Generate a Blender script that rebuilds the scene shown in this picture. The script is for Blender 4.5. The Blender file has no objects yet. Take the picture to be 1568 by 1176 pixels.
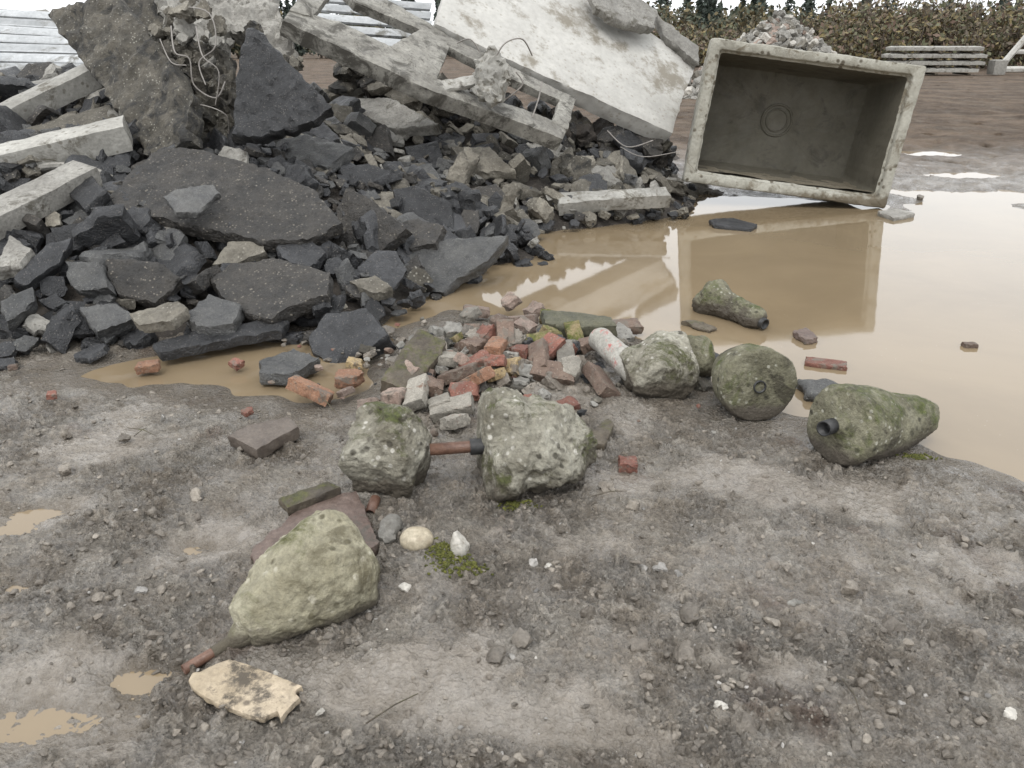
import bpy, math, random
import numpy as np
from mathutils import Vector, Matrix, noise
from mathutils.geometry import delaunay_2d_cdt
random.seed(7); rng=np.random.default_rng(7)
R=math.radians
# ------------------------------------------------------------ survey helpers
CAMH=1.6; PIT=R(23.6); F=1184.0
cs,sn=math.cos(PIT),math.sin(PIT)
def ray(u,v):
    x=(u-784)/F; y=(588-v)/F
    return Vector((x, cs+y*sn, -sn+y*cs))
CAM=Vector((0,0,CAMH))
def W(u,v,z=0.0):
    d=ray(u,v); return CAM+d*((z-CAMH)/d.z)
def D(u,v,Y):
    d=ray(u,v); return CAM+d*(Y/d.y)
# ------------------------------------------------------------ numpy noise
_perm=rng.permutation(256); _ang=rng.random(256)*2*math.pi
def perlin(x,y,seed=0):
    x=x+seed*17.13; y=y+seed*9.71
    xi=np.floor(x).astype(int); yi=np.floor(y).astype(int); xf=x-xi; yf=y-yi
    def g(ix,iy,dx,dy):
        a=_ang[_perm[(_perm[ix&255]+iy)&255]]
        return np.cos(a)*dx+np.sin(a)*dy
    u=xf*xf*xf*(xf*(xf*6-15)+10); v=yf*yf*yf*(yf*(yf*6-15)+10)
    a=g(xi,yi,xf,yf); b=g(xi+1,yi,xf-1,yf); c=g(xi,yi+1,xf,yf-1); d=g(xi+1,yi+1,xf-1,yf-1)
    return (a*(1-u)+b*u)*(1-v)+(c*(1-u)+d*u)*v
def fbm(x,y,sc,octv=3,seed=0):
    s=0;a=1.0
    for i in range(octv):
        s=s+a*perlin(x/sc*2**i,y/sc*2**i,seed+i*3); a*=.5
    return s
def sstep(a,b,x):
    t=np.clip((x-a)/(b-a),0,1); return t*t*(3-2*t)
def sdist(px,py,poly):
    d=np.full(px.shape,1e9); ins=np.zeros(px.shape,bool); n=len(poly)
    for i in range(n):
        x1,y1=poly[i]; x2,y2=poly[(i+1)%n]
        ex,ey=x2-x1,y2-y1; wx,wy=px-x1,py-y1
        t=np.clip((wx*ex+wy*ey)/(ex*ex+ey*ey+1e-12),0,1)
        d=np.minimum(d,np.hypot(wx-ex*t,wy-ey*t))
        c=((y1>py)!=(y2>py)) & (px < (x2-x1)*(py-y1)/((y2-y1) if y2!=y1 else 1e-12)+x1)
        ins^=c
    return np.where(ins,-d,d)
def wp(l): return [tuple(W(u,v).xy) for u,v in l]
PUD=wp([(600,500),(640,430),(760,350),(1000,318),(1050,296),(1340,308),(1372,325),(1400,312),(1440,300),(1568,318),(1850,320),(2100,420),
        (2150,760),(1800,790),(1620,745),(1540,725),(1440,695),(1350,665),(1250,640),(1120,620),(1040,570),(990,530),(900,500),(760,480),(690,478)])
PUD2=wp([(100,578),(200,556),(300,540),(400,520),(480,515),(600,520),(590,590),(520,612),(470,628),(430,618),(330,592),(200,590)])
SMALL=[(295,845,.16,.07),(60,788,.14,.05),(15,815,.15,.06),(210,1040,.13,.06),(60,1110,.3,.1),(1420,236,.9,.7),(1500,300,.7,.35),(20,905,.12,.08),(1290,262,.5,.3),(1480,268,.8,.5)]
SMALL=[(W(u,v).x,W(u,v).y,a,b) for u,v,a,b in SMALL]
SLICK=[(300,850,.24,.14),(60,800,.3,.16),(200,1045,.22,.14),(80,1110,.35,.2),(760,1130,.4,.14),(1080,740,.4,.2),(1320,780,.35,.2),(900,850,.2,.12),(1480,860,.3,.14),(150,690,.35,.15),(620,1060,.3,.12)]
SLICK=[(W(u,v).x,W(u,v).y,a,b) for u,v,a,b in SLICK]
MND=[(-9,3.6)]+wp([(0,556),(120,548),(250,535),(420,505),(470,530),(560,525),(620,495),(700,440),(760,415),(850,400),(830,362),(1050,338),(1070,305)])+[(2.1,10),(3,12.5),(-12,13.5)]
BM=W(760,565)
def mound(x,y):
    d=-sdist(x,y,MND); d=np.maximum(d,0)
    h=1.6*(1-np.exp(-d*.34))
    return h+np.minimum(d,1)*.12*fbm(x,y,.9,3,5)
def brickmound(x,y):
    return .13*np.exp(-((x-BM.x)/.42)**2-((y-BM.y)/.42)**2)
def slick_sheen(x,y):
    s=np.zeros(np.shape(x))
    for (cx,cy,a,b) in SLICK:
        q=((x-cx)/a)**2+((y-cy)/b)**2
        s=np.maximum(s,np.exp(-q))
    s=.75*s+.9*fbm(x,y,.33,5,91)
    return sstep(.16,.66,s)
def ground_h(x,y,detail=True):
    r=np.hypot(x,y)
    near=1-sstep(6,16,r)
    sd=np.minimum(sdist(x,y,PUD),sdist(x,y,PUD2))
    sd=sd+.16*fbm(x,y,.5,3,1)*(1+.35*np.clip(y-6,0,10))
    h=np.clip(sd*.11,-.10,0)+.045*(1-np.exp(-np.maximum(sd,0)*1.6))
    out=sstep(0.0,.5,sd)
    h=h+out*(.020*fbm(x,y,.7,3,2))
    far=sstep(8.5,11,y)*(1-sstep(30,50,r))
    h=h+far*(.030*np.sin((y+.25*x+.8*fbm(x,y,6,2,4))*4.6)*(.3+fbm(x,y,5,2,6)*1.2)+.03+.05*np.maximum(fbm(x,y,.35,3,14),0)+.03*fbm(x,y,1.4,3,19))
    for (cx,cy,a,b) in SMALL:
        q=((x-cx)/a)**2+((y-cy)/b)**2
        q=q*(1+(.9*fbm(x,y,.25,2,8) if cy<6 else 1.6*fbm(x,y,.7,3,8)))
        h=h-(.046 if cy<6 else .10)*np.exp(-np.maximum(q,0))
    h=h+brickmound(x,y)
    ry=W(900,990).y+.12*(x-.2)+.03*np.sin(x*3)+.05*fbm(x,y,.5,2,33)
    h=h+out*near*.010*(np.exp(-((y-ry)/.05)**2)-np.exp(-((y-ry-.14)/.07)**2))*sstep(-.1,.3,fbm(x,y,.6,2,37))
    sl=slick_sheen(x,y)
    mask=(.38+.62*sstep(-.30,.30,fbm(x,y,.45,4,11)))*(1-.75*sl)
    if detail:
        am=out*near
        wx=x+.02*fbm(x,y,.06,2,101); wy=y+.02*fbm(x,y,.06,2,111)
        c1=sstep(.0,.28,fbm(wx,wy,.10,3,21)); c2=sstep(.02,.24,fbm(wx,wy,.042,2,31)); c3=sstep(.02,.24,fbm(wx,wy,.020,2,41))
        h=h+am*((.05+mask)*(.013*c1+.013*c2*(.5+c1)+.008*c3)+(1-mask)*(.005*fbm(x,y,.1,3,51)+.0022*c3+.003*fbm(x,y,.035,2,57))+.0018*fbm(x,y,.011,1,77)-.009*mask)
    return h,mask,sd
def Hs(x,y):
    a=np.array([x]);b=np.array([y])
    return max(float(mound(a,b)[0]), .035+float(brickmound(a,b)[0]) if float(sdist(a,b,PUD)[0])>0 else 0.0)
def L(u,v):
    d=ray(u,v); t=2.0
    while t<14:
        p=CAM+d*t
        if p.z<=Hs(p.x,p.y): return p
        t+=.04
    return W(u,max(v,120))
# ------------------------------------------------------------ materials
def new_mat(name):
    m=bpy.data.materials.new(name); m.use_nodes=True
    nt=m.node_tree; nt.nodes.clear()
    o=nt.nodes.new('ShaderNodeOutputMaterial'); b=nt.nodes.new('ShaderNodeBsdfPrincipled')
    nt.links.new(b.outputs[0],o.inputs[0]); return m,nt,b
class NT:
    def __init__(s,nt): s.nt=nt; s.tc=nt.nodes.new('ShaderNodeTexCoord').outputs['Object']; s.geo=nt.nodes.new('ShaderNodeNewGeometry')
    def lk(s,a,b): s.nt.links.new(a,b)
    def noise(s,sc,det=6,ro=.6,dist=0):
        n=s.nt.nodes.new('ShaderNodeTexNoise'); n.inputs['Scale'].default_value=sc; n.inputs['Detail'].default_value=det
        n.inputs['Roughness'].default_value=ro; n.inputs['Distortion'].default_value=dist; s.lk(s.tc,n.inputs['Vector']); return n.outputs['Fac']
    def voro(s,sc,out='Distance'):
        n=s.nt.nodes.new('ShaderNodeTexVoronoi'); n.inputs['Scale'].default_value=sc; s.lk(s.tc,n.inputs['Vector']); return n.outputs[out]
    def mr(s,v,a,b,c=0,d=1):
        n=s.nt.nodes.new('ShaderNodeMapRange'); n.inputs[1].default_value=a;n.inputs[2].default_value=b;n.inputs[3].default_value=c;n.inputs[4].default_value=d
        s.lk(v,n.inputs[0]); return n.outputs[0]
    def math(s,op,a,b=0.0,c=None):
        n=s.nt.nodes.new('ShaderNodeMath'); n.operation=op
        for i,q in enumerate([a,b]):
            if isinstance(q,(int,float)): n.inputs[i].default_value=q
            else: s.lk(q,n.inputs[i])
        return n.outputs[0]
    def mix(s,f,a,b,bt='MIX'):
        n=s.nt.nodes.new('ShaderNodeMix'); n.data_type='RGBA'; n.blend_type=bt
        if isinstance(f,(int,float)): n.inputs[0].default_value=f
        else: s.lk(f,n.inputs[0])
        for i,q in ((6,a),(7,b)):
            if isinstance(q,(tuple,list)): n.inputs[i].default_value=(*q,1)
            else: s.lk(q,n.inputs[i])
        return n.outputs[2]
    def scalecol(s,c,f):
        n=s.nt.nodes.new('ShaderNodeVectorMath'); n.operation='SCALE'
        s.lk(c,n.inputs[0]); s.lk(f,n.inputs['Scale']); return n.outputs[0]
    def bump(s,h,st,dist,prev=None):
        n=s.nt.nodes.new('ShaderNodeBump'); n.inputs['Strength'].default_value=st; n.inputs['Distance'].default_value=dist
        s.lk(h,n.inputs['Height'])
        if prev is not None: s.lk(prev,n.inputs['Normal'])
        return n.outputs[0]
def rock(name,c1,c2,sc=5,rough=.75,bs=.6,bscale=70,bd=.006,speck=None,moss=None,island=.25,dirt=None,pits=None,stain=None,hf=.35,sdis=.6):
    m,nt,b=new_mat(name); k=NT(nt)
    col=k.mix(k.mr(k.noise(sc,8,.65),.35,.65),c1,c2)
    col=k.scalecol(col,k.mr(k.noise(sc*9,5,.7),.25,.75,1-hf,1+hf))
    if island: col=k.scalecol(col,k.mr(k.geo.outputs['Random Per Island'],0,1,1-island,1+island))
    if speck:
        f=k.mr(k.voro(speck[1]),.18,.28,speck[2],0)
        f=k.math('MULTIPLY',f,k.mr(k.noise(speck[1]*.37,2,.5),.45,.55))
        col=k.mix(f,col,speck[0])
    if pits:
        f=k.mr(k.voro(pits[1]),.2,.33,pits[2],0); f=k.math('MULTIPLY',f,k.mr(k.noise(pits[1]*.3,3,.6),.45,.56))
        col=k.mix(f,col,pits[0])
    if stain:
        col=k.mix(k.mr(k.noise(stain[1],6,.75,sdis),stain[2],stain[2]+.1),col,stain[0])
    if moss:
        sx=nt.nodes.new('ShaderNodeSeparateXYZ'); k.lk(k.geo.outputs['Normal'],sx.inputs[0])
        f=k.math('ADD',k.math('MULTIPLY',sx.outputs[2],.10),k.noise(moss[2] if len(moss)>2 else 9,8,.75,.6))
        f=k.mr(f,.62-moss[1]*.25,.76-moss[1]*.25)
        mc=k.mix(k.mr(k.noise(60,4,.7),.35,.65),moss[0],tuple(q*.4 for q in moss[0]))
        col=k.mix(f,col,mc)
    if dirt:
        sx=nt.nodes.new('ShaderNodeSeparateXYZ'); k.lk(k.geo.outputs['Position'],sx.inputs[0])
        f=k.math('ADD',k.mr(sx.outputs[2],.03,dirt[1],1.0,0),k.mr(k.noise(11,5,.7),.3,.7,-.35,.35))
        col=k.mix(k.mr(f,.15,.6),col,dirt[0])
    k.lk(col,b.inputs['Base Color'])
    k.lk(k.mr(k.noise(sc*3,4,.6),.3,.7,rough-.18,min(1,rough+.15)),b.inputs['Roughness'])
    h=k.math('ADD',k.noise(bscale,6,.7),k.math('MULTIPLY',k.noise(bscale*.25,4,.6),1.5))
    k.lk(k.bump(h,bs,bd),b.inputs['Normal'])
    return m
ASPH=rock('asphalt_broken',(.018,.0185,.020),(.040,.041,.044),4,.46,1,80,.010,speck=((.13,.12,.11),70,.9),island=.4)
ASPHT=rock('asphalt_gravelly',(.026,.0245,.023),(.056,.050,.043),7,.55,1,50,.018,speck=((.19,.17,.14),40,.95),island=.15)
ASPHL=rock('asphalt_weathered',(.048,.049,.050),(.090,.089,.085),5,.48,1,80,.010,speck=((.19,.185,.165),75,.8),island=.2)
DIRT=rock('rubble_soil',(.025,.021,.018),(.06,.05,.04),4,.85,1,50,.012,speck=((.15,.13,.11),30,.7),island=0)
CONC=rock('concrete_light',(.36,.35,.325),(.46,.45,.42),1.6,.75,.4,40,.004,pits=((.22,.20,.16),18,.5),island=.05,stain=((.20,.18,.145),1.3,.53),hf=.14,sdis=0)
CONCD=rock('concrete_light_dirty',(.23,.222,.20),(.36,.35,.32),3,.75,.6,45,.006,pits=((.12,.105,.08),20,.7),island=.1,stain=((.10,.09,.07),3.5,.53),hf=.25)
CONCG=rock('concrete_grey',(.16,.152,.136),(.28,.27,.245),4,.8,.8,50,.007,pits=((.08,.07,.06),40,.6),island=.25,stain=((.09,.082,.066),4,.55))
CONCB=rock('concrete_dirty',(.085,.076,.061),(.185,.17,.14),5,.85,1,45,.010,speck=((.32,.30,.26),40,.6),island=.3)
FRAME=rock('concrete_panel_frame',(.14,.132,.115),(.27,.26,.23),3,.75,.6,50,.006,pits=((.055,.05,.043),35,.6),island=0,stain=((.065,.06,.05),4,.50))
SLABM=rock('concrete_mossy_slab',(.042,.038,.030),(.105,.094,.075),6,.8,1,40,.013,speck=((.26,.25,.215),35,.85),island=0,stain=((.021,.020,.018),4,.50))
MOSSC=rock('concrete_mossy',(.145,.132,.098),(.33,.315,.26),5,.8,1,55,.010,speck=((.50,.48,.43),26,.8),moss=((.08,.092,.02),.20,4),island=0,pits=((.04,.035,.024),22,.85),stain=((.075,.066,.045),4,.50),dirt=((.085,.072,.054),.17),hf=.35)
MOSSG=rock('concrete_green_algae',(.09,.083,.052),(.205,.195,.135),7,.8,1,55,.010,speck=((.38,.37,.31),30,.8),moss=((.08,.096,.018),.34,5),island=0,pits=((.03,.028,.017),22,.85),stain=((.05,.044,.028),6,.53),dirt=((.075,.063,.048),.13),hf=.35)
MOSSY=rock('concrete_lichen',(.215,.195,.13),(.325,.305,.225),5,.8,1,55,.009,speck=((.48,.45,.36),22,.85),moss=((.11,.112,.030),.14,4),island=0,pits=((.075,.065,.035),24,.9),stain=((.13,.115,.072),3.5,.52),dirt=((.10,.086,.062),.13),hf=.35)
def brickm(n,c,d): return rock(n,c,d,14,.72,.9,90,.006,speck=((.32,.27,.22),60,.5),island=.3,pits=((.05,.035,.028),50,.6),stain=((.14,.118,.095),9,.51))
BR=[brickm('brick_red',(.145,.058,.042),(.22,.095,.067)),brickm('brick_orange',(.22,.11,.065),(.30,.165,.10)),brickm('brick_buff',(.32,.23,.115),(.40,.305,.165)),
    brickm('brick_pink',(.19,.135,.108),(.27,.21,.175)),brickm('brick_brown',(.10,.066,.050),(.165,.118,.09)),
    rock('brick_mossy',(.18,.14,.07),(.25,.20,.11),14,.85,.9,80,.006,moss=((.11,.12,.022),.45,12),island=.1),
    rock('brick_mortared',(.17,.158,.135),(.27,.25,.215),14,.85,1,80,.006,island=.3,stain=((.16,.085,.055),10,.57))]
WOODD=rock('wood_wet',(.05,.04,.03),(.115,.095,.068),12,.7,.9,60,.005,moss=((.085,.085,.025),.2,10),island=.2)
STONE=rock('stone_brown',(.085,.068,.056),(.135,.112,.092),10,.55,.6,60,.004,island=.1,stain=((.055,.047,.038),6,.56))
REDST=rock('stone_reddish',(.10,.070,.058),(.155,.115,.096),7,.55,.8,60,.005,island=0,stain=((.08,.068,.056),6,.52))
PEB=rock('gravel_grey',(.16,.152,.14),(.29,.275,.255),12,.5,.6,120,.003,island=.4)
PEBL=rock('stone_pale',(.33,.31,.275),(.45,.43,.39),9,.6,.6,60,.003,island=.15,stain=((.19,.165,.13),9,.54))
COBB=rock('cobble_buff',(.33,.28,.20),(.41,.36,.27),9,.5,.3,90,.002,island=0,pits=((.24,.19,.13),20,.5))
RUST=rock('steel_rusty',(.09,.045,.03),(.17,.095,.065),22,.5,.5,120,.002,island=0)
BLACK=rock('rubber_black',(.012,.012,.013),(.03,.03,.03),20,.5,.4,90,.002,island=0)
METAL=rock('steel_galvanised',(.27,.28,.285),(.38,.39,.395),3,.5,.2,20,.003,island=.2,stain=((.12,.115,.10),3,.53),hf=.2)
WIRE=rock('rebar_wire',(.17,.155,.14),(.26,.24,.22),20,.5,.2,90,.001,island=0)
MOSS=rock('moss',(.07,.08,.016),(.15,.15,.03),40,.95,1,120,.01,island=.3)
def ground_mat():
    m,nt,b=new_mat('wet_mud_and_gravel'); k=NT(nt)
    def attr(n):
        a=nt.nodes.new('ShaderNodeAttribute'); a.attribute_name=n; return a.outputs['Fac']
    wet=attr('wet'); rgh=attr('rough'); hi=attr('lump'); slk=attr('slick_sheen')
    sx=nt.nodes.new('ShaderNodeSeparateXYZ'); k.lk(k.geo.outputs['Position'],sx.inputs[0])
    col=k.mix(k.mr(k.noise(1.3,6,.6),.38,.62),(.222,.192,.156),(.165,.138,.108))
    col=k.mix(k.mr(k.noise(4.5,7,.7,.5),.42,.66),col,(.250,.228,.196))
    col=k.mix(k.mr(k.noise(2.1,4,.6),.60,.70),col,(.105,.070,.051))
    far=k.mr(sx.outputs[1],9,14)
    col=k.mix(far,col,k.mix(k.mr(k.noise(.6,6,.7),.4,.6),(.165,.122,.088),(.085,.062,.045)))
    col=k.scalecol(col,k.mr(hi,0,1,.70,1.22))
    col=k.scalecol(col,k.mr(k.noise(18,6,.75),.30,.70,.78,1.22))
    col=k.scalecol(col,k.mr(k.noise(60,6,.8),.25,.75,.42,1.58))
    f=k.math('MULTIPLY',k.mr(k.voro(75),.16,.30,.85,0),k.mr(k.noise(18,3,.6),.47,.58)); f=k.math('MULTIPLY',f,rgh)
    col=k.mix(f,col,(.36,.34,.30))
    f=k.math('MULTIPLY',k.mr(k.voro(120),.2,.34,.75,0),k.mr(k.noise(25,3,.6),.50,.58))
    col=k.mix(f,col,(.045,.039,.033))
    col=k.mix(k.math('MULTIPLY',slk,.65),col,k.mix(k.mr(k.noise(22,6,.78),.35,.65),(.315,.282,.242),(.18,.156,.128)))  # pale slurry tone; sky sheen of the wet patches is painted in too
    col=k.mix(k.math('MULTIPLY',wet,.75),col,(.135,.111,.083))
    k.lk(col,b.inputs['Base Color'])
    r=k.math('ADD',k.mr(k.noise(9,6,.7),.35,.65,.16,.46),k.math('MULTIPLY',rgh,.10))
    r=k.math('SUBTRACT',r,k.math('MULTIPLY',wet,.25)); r=k.math('SUBTRACT',r,k.math('MULTIPLY',slk,.15)); r=k.math('MAXIMUM',r,.09)
    r=k.math('ADD',r,k.math('MULTIPLY',far,.4))
    k.lk(r,b.inputs['Roughness']); b.inputs['IOR'].default_value=1.55
    k.lk(k.mr(far,0,1,.5,.12),b.inputs['Specular IOR Level'])
    # thin film of standing moisture on the mud
    cw=k.math('MULTIPLY',k.mr(k.noise(7,6,.75),.44,.58),k.mr(far,0,1,.85,0)); k.lk(cw,b.inputs['Coat Weight'])
    b.inputs['Coat Roughness'].default_value=.10; b.inputs['Coat IOR'].default_value=1.5
    h=k.math('ADD',k.noise(90,6,.75),k.noise(28,5,.65))
    h=k.math('ADD',h,k.math('MULTIPLY',k.voro(110),-.6))
    h=k.math('ADD',h,k.math('MULTIPLY',k.voro(45),-.6))
    h=k.math('MULTIPLY',h,k.math('ADD',k.math('MULTIPLY',rgh,.9),.32))
    bn=k.bump(h,1.0,.016); k.lk(bn,b.inputs['Normal'])
    k.lk(k.bump(h,.6,.010),b.inputs['Coat Normal'])
    return m
GND=ground_mat()
CLOD=rock('mud_clod',(.12,.102,.083),(.22,.195,.163),9,.42,1,90,.005,island=.35)
def water_mat():
    m,nt,b=new_mat('muddy_water'); k=NT(nt)
    col=k.mix(k.mr(k.noise(.9,5,.6,.5),.35,.65),(.235,.180,.113),(.195,.149,.094))
    f=k.math('MULTIPLY',k.mr(k.voro(26),.05,.09,.6,0),k.mr(k.noise(3,3,.6),.5,.6))
    col=k.mix(f,col,(.38,.34,.27))
    k.lk(col,b.inputs['Base Color']); b.inputs['Roughness'].default_value=.045; b.inputs['IOR'].default_value=1.52
    k.lk(k.bump(k.noise(3.5,3,.5),.035,.01),b.inputs['Normal'])
    return m
WATER=water_mat()
# ------------------------------------------------------------ mesh builder
class MB:
    def __init__(s): s.v=[];s.f=[];s.m=[];s.mats=[];s.n=0
    def add(s,v,f,mat):
        if mat not in s.mats: s.mats.append(mat)
        v=np.asarray(v,float); f=np.asarray(f,int)
        s.v.append(v); s.f.append(f+s.n); s.m.append(np.full(len(f),s.mats.index(mat))); s.n+=len(v)
    def obj(s,name,sharp=40,parent=None,smooth=True):
        v=np.concatenate(s.v); me=bpy.data.meshes.new(name)
        F3=np.concatenate([np.c_[f,np.full(len(f),-1)] if f.shape[1]==3 else f for f in s.f]); mi=np.concatenate(s.m)
        cnt=np.where(F3[:,3]<0,3,4); st=np.r_[0,np.cumsum(cnt)[:-1]]
        loops=F3.reshape(-1)[F3.reshape(-1)>=0]
        me.vertices.add(len(v)); me.vertices.foreach_set('co',v.ravel())
        me.loops.add(len(loops)); me.loops.foreach_set('vertex_index',loops.astype(np.int32))
        me.polygons.add(len(F3)); me.polygons.foreach_set('loop_start',st.astype(np.int32)); me.polygons.foreach_set('loop_total',cnt.astype(np.int32))
        me.polygons.foreach_set('material_index',mi.astype(np.int32))
        for m in s.mats: me.materials.append(m)
        me.update(calc_edges=True); me.validate()
        if smooth:
            me.polygons.foreach_set('use_smooth',np.ones(len(me.polygons),bool))
            if sharp:
                try: me.set_sharp_from_angle(angle=R(sharp))
                except Exception as e: print(e)
        o=bpy.data.objects.new(name,me); bpy.context.scene.collection.objects.link(o)
        if parent: o.parent=parent
        return o
def slab_mesh(poly,th,sp,rough=.006,edgej=.012,taper=0.0,seed=0,nl=None,bev=.25):
    a=sum(poly[i][0]*poly[(i+1)%len(poly)][1]-poly[(i+1)%len(poly)][0]*poly[i][1] for i in range(len(poly)))
    if a<0: poly=poly[::-1]
    out=[]
    for i in range(len(poly)):
        p=Vector(poly[i]).to_3d(); q=Vector(poly[(i+1)%len(poly)]).to_3d(); n=max(1,int(round((q-p).length/sp)))
        for j in range(n):
            w=p.lerp(q,j/n); nv=noise.noise_vector(w*(.35/sp)+Vector((seed*3.1,seed*1.7,0)))+.5*noise.noise_vector(w*(1.0/sp)+Vector((seed,0,9)))
            out.append((w.x+nv.x*edgej,w.y+nv.y*edgej))
    P=np.array(out); mn=P.min(0); mx=P.max(0)
    gx,gy=np.meshgrid(np.arange(mn[0],mx[0],sp),np.arange(mn[1],mx[1],sp)); g=np.c_[gx.ravel(),gy.ravel()]+rng.uniform(-.25,.25,(gx.size,2))*sp
    sd=sdist(g[:,0],g[:,1],out); g=g[sd<-.5*sp]
    allp=[Vector(p) for p in out]+[Vector(p) for p in g.tolist()]
    nb=len(out)
    vv,ee,ff,_,_,_=delaunay_2d_cdt(allp,[(i,(i+1)%nb) for i in range(nb)],[],1,1e-6)
    vv=[(p.x,p.y) for p in vv]; tris=[list(f) for f in ff if len(f)==3]
    de=set()
    for t in tris:
        for i in range(3): de.add((t[i],t[(i+1)%3]))
    be=[(a_,b_) for a_,b_ in de if (b_,a_) not in de]
    bs=sorted({x for e in be for x in e})
    V=np.array(vv); cen=V.mean(0); n0=len(V)
    def nz(p,s,o=0): return noise.noise(Vector((p[0]*s+seed*5,p[1]*s,o+seed)))
    top=[(p[0],p[1],rough*(nz(p,.3/sp)+.7*nz(p,.9/sp,4))) for p in vv]
    bset=set(bs)
    for i in bs: top[i]=(top[i][0],top[i][1],top[i][2]-bev*sp)
    nl=nl or max(2,min(8,int(round(th/sp))+1))
    verts=list(top); ring=[dict() for _ in range(nl+1)]
    for i in bs: ring[0][i]=i
    for L_ in range(1,nl+1):
        z=-th*L_/nl
        for i in bs:
            p=Vector((vv[i][0],vv[i][1],z)); o=Vector((vv[i][0]-cen[0],vv[i][1]-cen[1],0)); o.normalize() if o.length>0 else None
            nv=noise.noise(p*(.5/sp)+Vector((seed,2,3)))*edgej*1.3+ (edgej*.3 if 0<L_<nl else -bev*sp*.5) + taper*L_/nl
            p=p+o*nv; 
            if L_<nl: p.z+=noise.noise(p*(1/sp))*th/nl*.3
            ring[L_][i]=len(verts); verts.append(tuple(p))
    faces=list(tris)
    for L_ in range(nl):
        for a_,b_ in be:
            faces.append([ring[L_][a_],ring[L_+1][a_],ring[L_+1][b_]]); faces.append([ring[L_][a_],ring[L_+1][b_],ring[L_][b_]])
    bm={}
    for i in range(n0):
        if i in bset: bm[i]=ring[nl][i]
        else: bm[i]=len(verts); verts.append((vv[i][0],vv[i][1],-th+rough*nz(vv[i],.5/sp,9)))
    for t in tris: faces.append([bm[t[2]],bm[t[1]],bm[t[0]]])
    return np.array(verts),np.array(faces)
def basis(n,spin=0):
    n=Vector(n).normalized(); ex=Vector((1,0,0)); ex=(ex-n*ex.dot(n))
    if ex.length<.1: ex=Vector((0,1,0))-n*n.y
    ex.normalize(); ey=n.cross(ex)
    if spin: ex,ey=ex*math.cos(spin)+ey*math.sin(spin), ey*math.cos(spin)-ex*math.sin(spin)
    return np.array([ex[:],ey[:],n[:]])
def surf_slab(mb,uv,normal,anchor,lift,th,mat,sp=.03,rough=.006,edgej=.012,**kw):
    n=Vector(normal).normalized(); B=basis(n); a=Vector(anchor)+n*lift
    pts=[]
    for u,v in uv:
        d=ray(u,v); t=(a-CAM).dot(n)/d.dot(n); p=CAM+d*t-a; pts.append((p.dot(Vector(B[0])),p.dot(Vector(B[1]))))
    v,f=slab_mesh(pts,th,sp,rough,edgej,seed=random.random()*50,**kw)
    mb.add(v@B+np.array(a[:]),f,mat)
def slab_obj(name,*a,**k):
    mb=MB(); surf_slab(mb,*a,**k); return mb.obj(name)
def cen(uv): return sum(p[0] for p in uv)/len(uv),sum(p[1] for p in uv)/len(uv)
def beam(mb,p,q,w,h,mat,sp=.05,up=(0,0,1),rough=.006,edgej=.008,**kw):
    p=Vector(p);q=Vector(q); ax=(q-p); l=ax.length; ax.normalize(); u=Vector(up); u=(u-ax*u.dot(ax)).normalized(); y=u.cross(ax)
    v,f=slab_mesh([(0,-w/2),(l,-w/2),(l,w/2),(0,w/2)],h,sp,rough,edgej,seed=random.random()*50,**kw)
    v[:,2]+=h/2
    mb.add(v@np.array([ax[:],y[:],u[:]])+np.array(p[:]),f,mat)
def tube(mb,pts,r,mat,n=8,caps=True):
    pts=[Vector(p) for p in pts]; V=[];Fc=[]
    if not isinstance(r,(list,tuple)): r=[r]*len(pts)
    for i,p in enumerate(pts):
        t=(pts[min(i+1,len(pts)-1)]-pts[max(i-1,0)]).normalized(); a=t.orthogonal().normalized() if i==0 else (a-t*a.dot(t)).normalized(); b=t.cross(a)
        for j in range(n):
            an=2*math.pi*j/n; V.append((p+(a*math.cos(an)+b*math.sin(an))*r[i])[:])
    for i in range(len(pts)-1):
        for j in range(n): Fc.append([i*n+j,i*n+(j+1)%n,(i+1)*n+(j+1)%n,(i+1)*n+j])
    mb.add(V,Fc,mat)
    if caps:
        for i,s in ((0,1),(len(pts)-1,-1)):
            vv=[V[i*n+j] for j in range(n)]+[pts[i][:]]
            mb.add(vv,[[n,(j+1)%n,j] if s==1 else [n,j,(j+1)%n] for j in range(n)],mat)
def hullchunk(th,k=6,sp=.17,rough=.03,ej=.06):
    a0=random.random()*6; pts=[]
    asp=random.uniform(.6,1)
    for i in range(k):
        a=a0+2*math.pi*(i+random.uniform(-.3,.3))/k; r=random.uniform(.7,1.05); pts.append((math.cos(a)*r,math.sin(a)*r*asp))
    return slab_mesh(pts,th,sp,rough,ej,taper=random.uniform(-.15,.12),seed=random.random()*90,bev=.15)
T_ASPH=[hullchunk(random.uniform(.25,.5),random.randint(4,7),.14,.05,.08) for _ in range(26)]
T_BIG=[hullchunk(random.uniform(.6,1.0),random.randint(5,7),.14,.08,.14) for _ in range(14)]
import bmesh
def ico(sub,amp,cuts,sq=(1,1,.7),fine=0):
    bm=bmesh.new(); bmesh.ops.create_icosphere(bm,subdivisions=sub,radius=1)
    V=np.array([v.co[:] for v in bm.verts]); Fc=np.array([[x.index for x in f.verts] for f in bm.faces]); bm.free()
    for _ in range(cuts):
        n=rng.normal(size=3); n/=np.linalg.norm(n); s=V@n; dd=s.max()*rng.uniform(.62,.9); ex=np.maximum(s-dd,0); V=V-ex[:,None]*n
    o=Vector((random.random()*99,3,5)); out=[]
    for c in V:
        c=Vector(c); d=noise.noise(c*1.1+o)*amp+noise.noise(c*2.7+o)*amp*.5+noise.noise(c*6+o)*fine
        c=c*(1+d); out.append((c.x*sq[0],c.y*sq[1],c.z*sq[2]))
    return np.array(out),Fc
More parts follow.
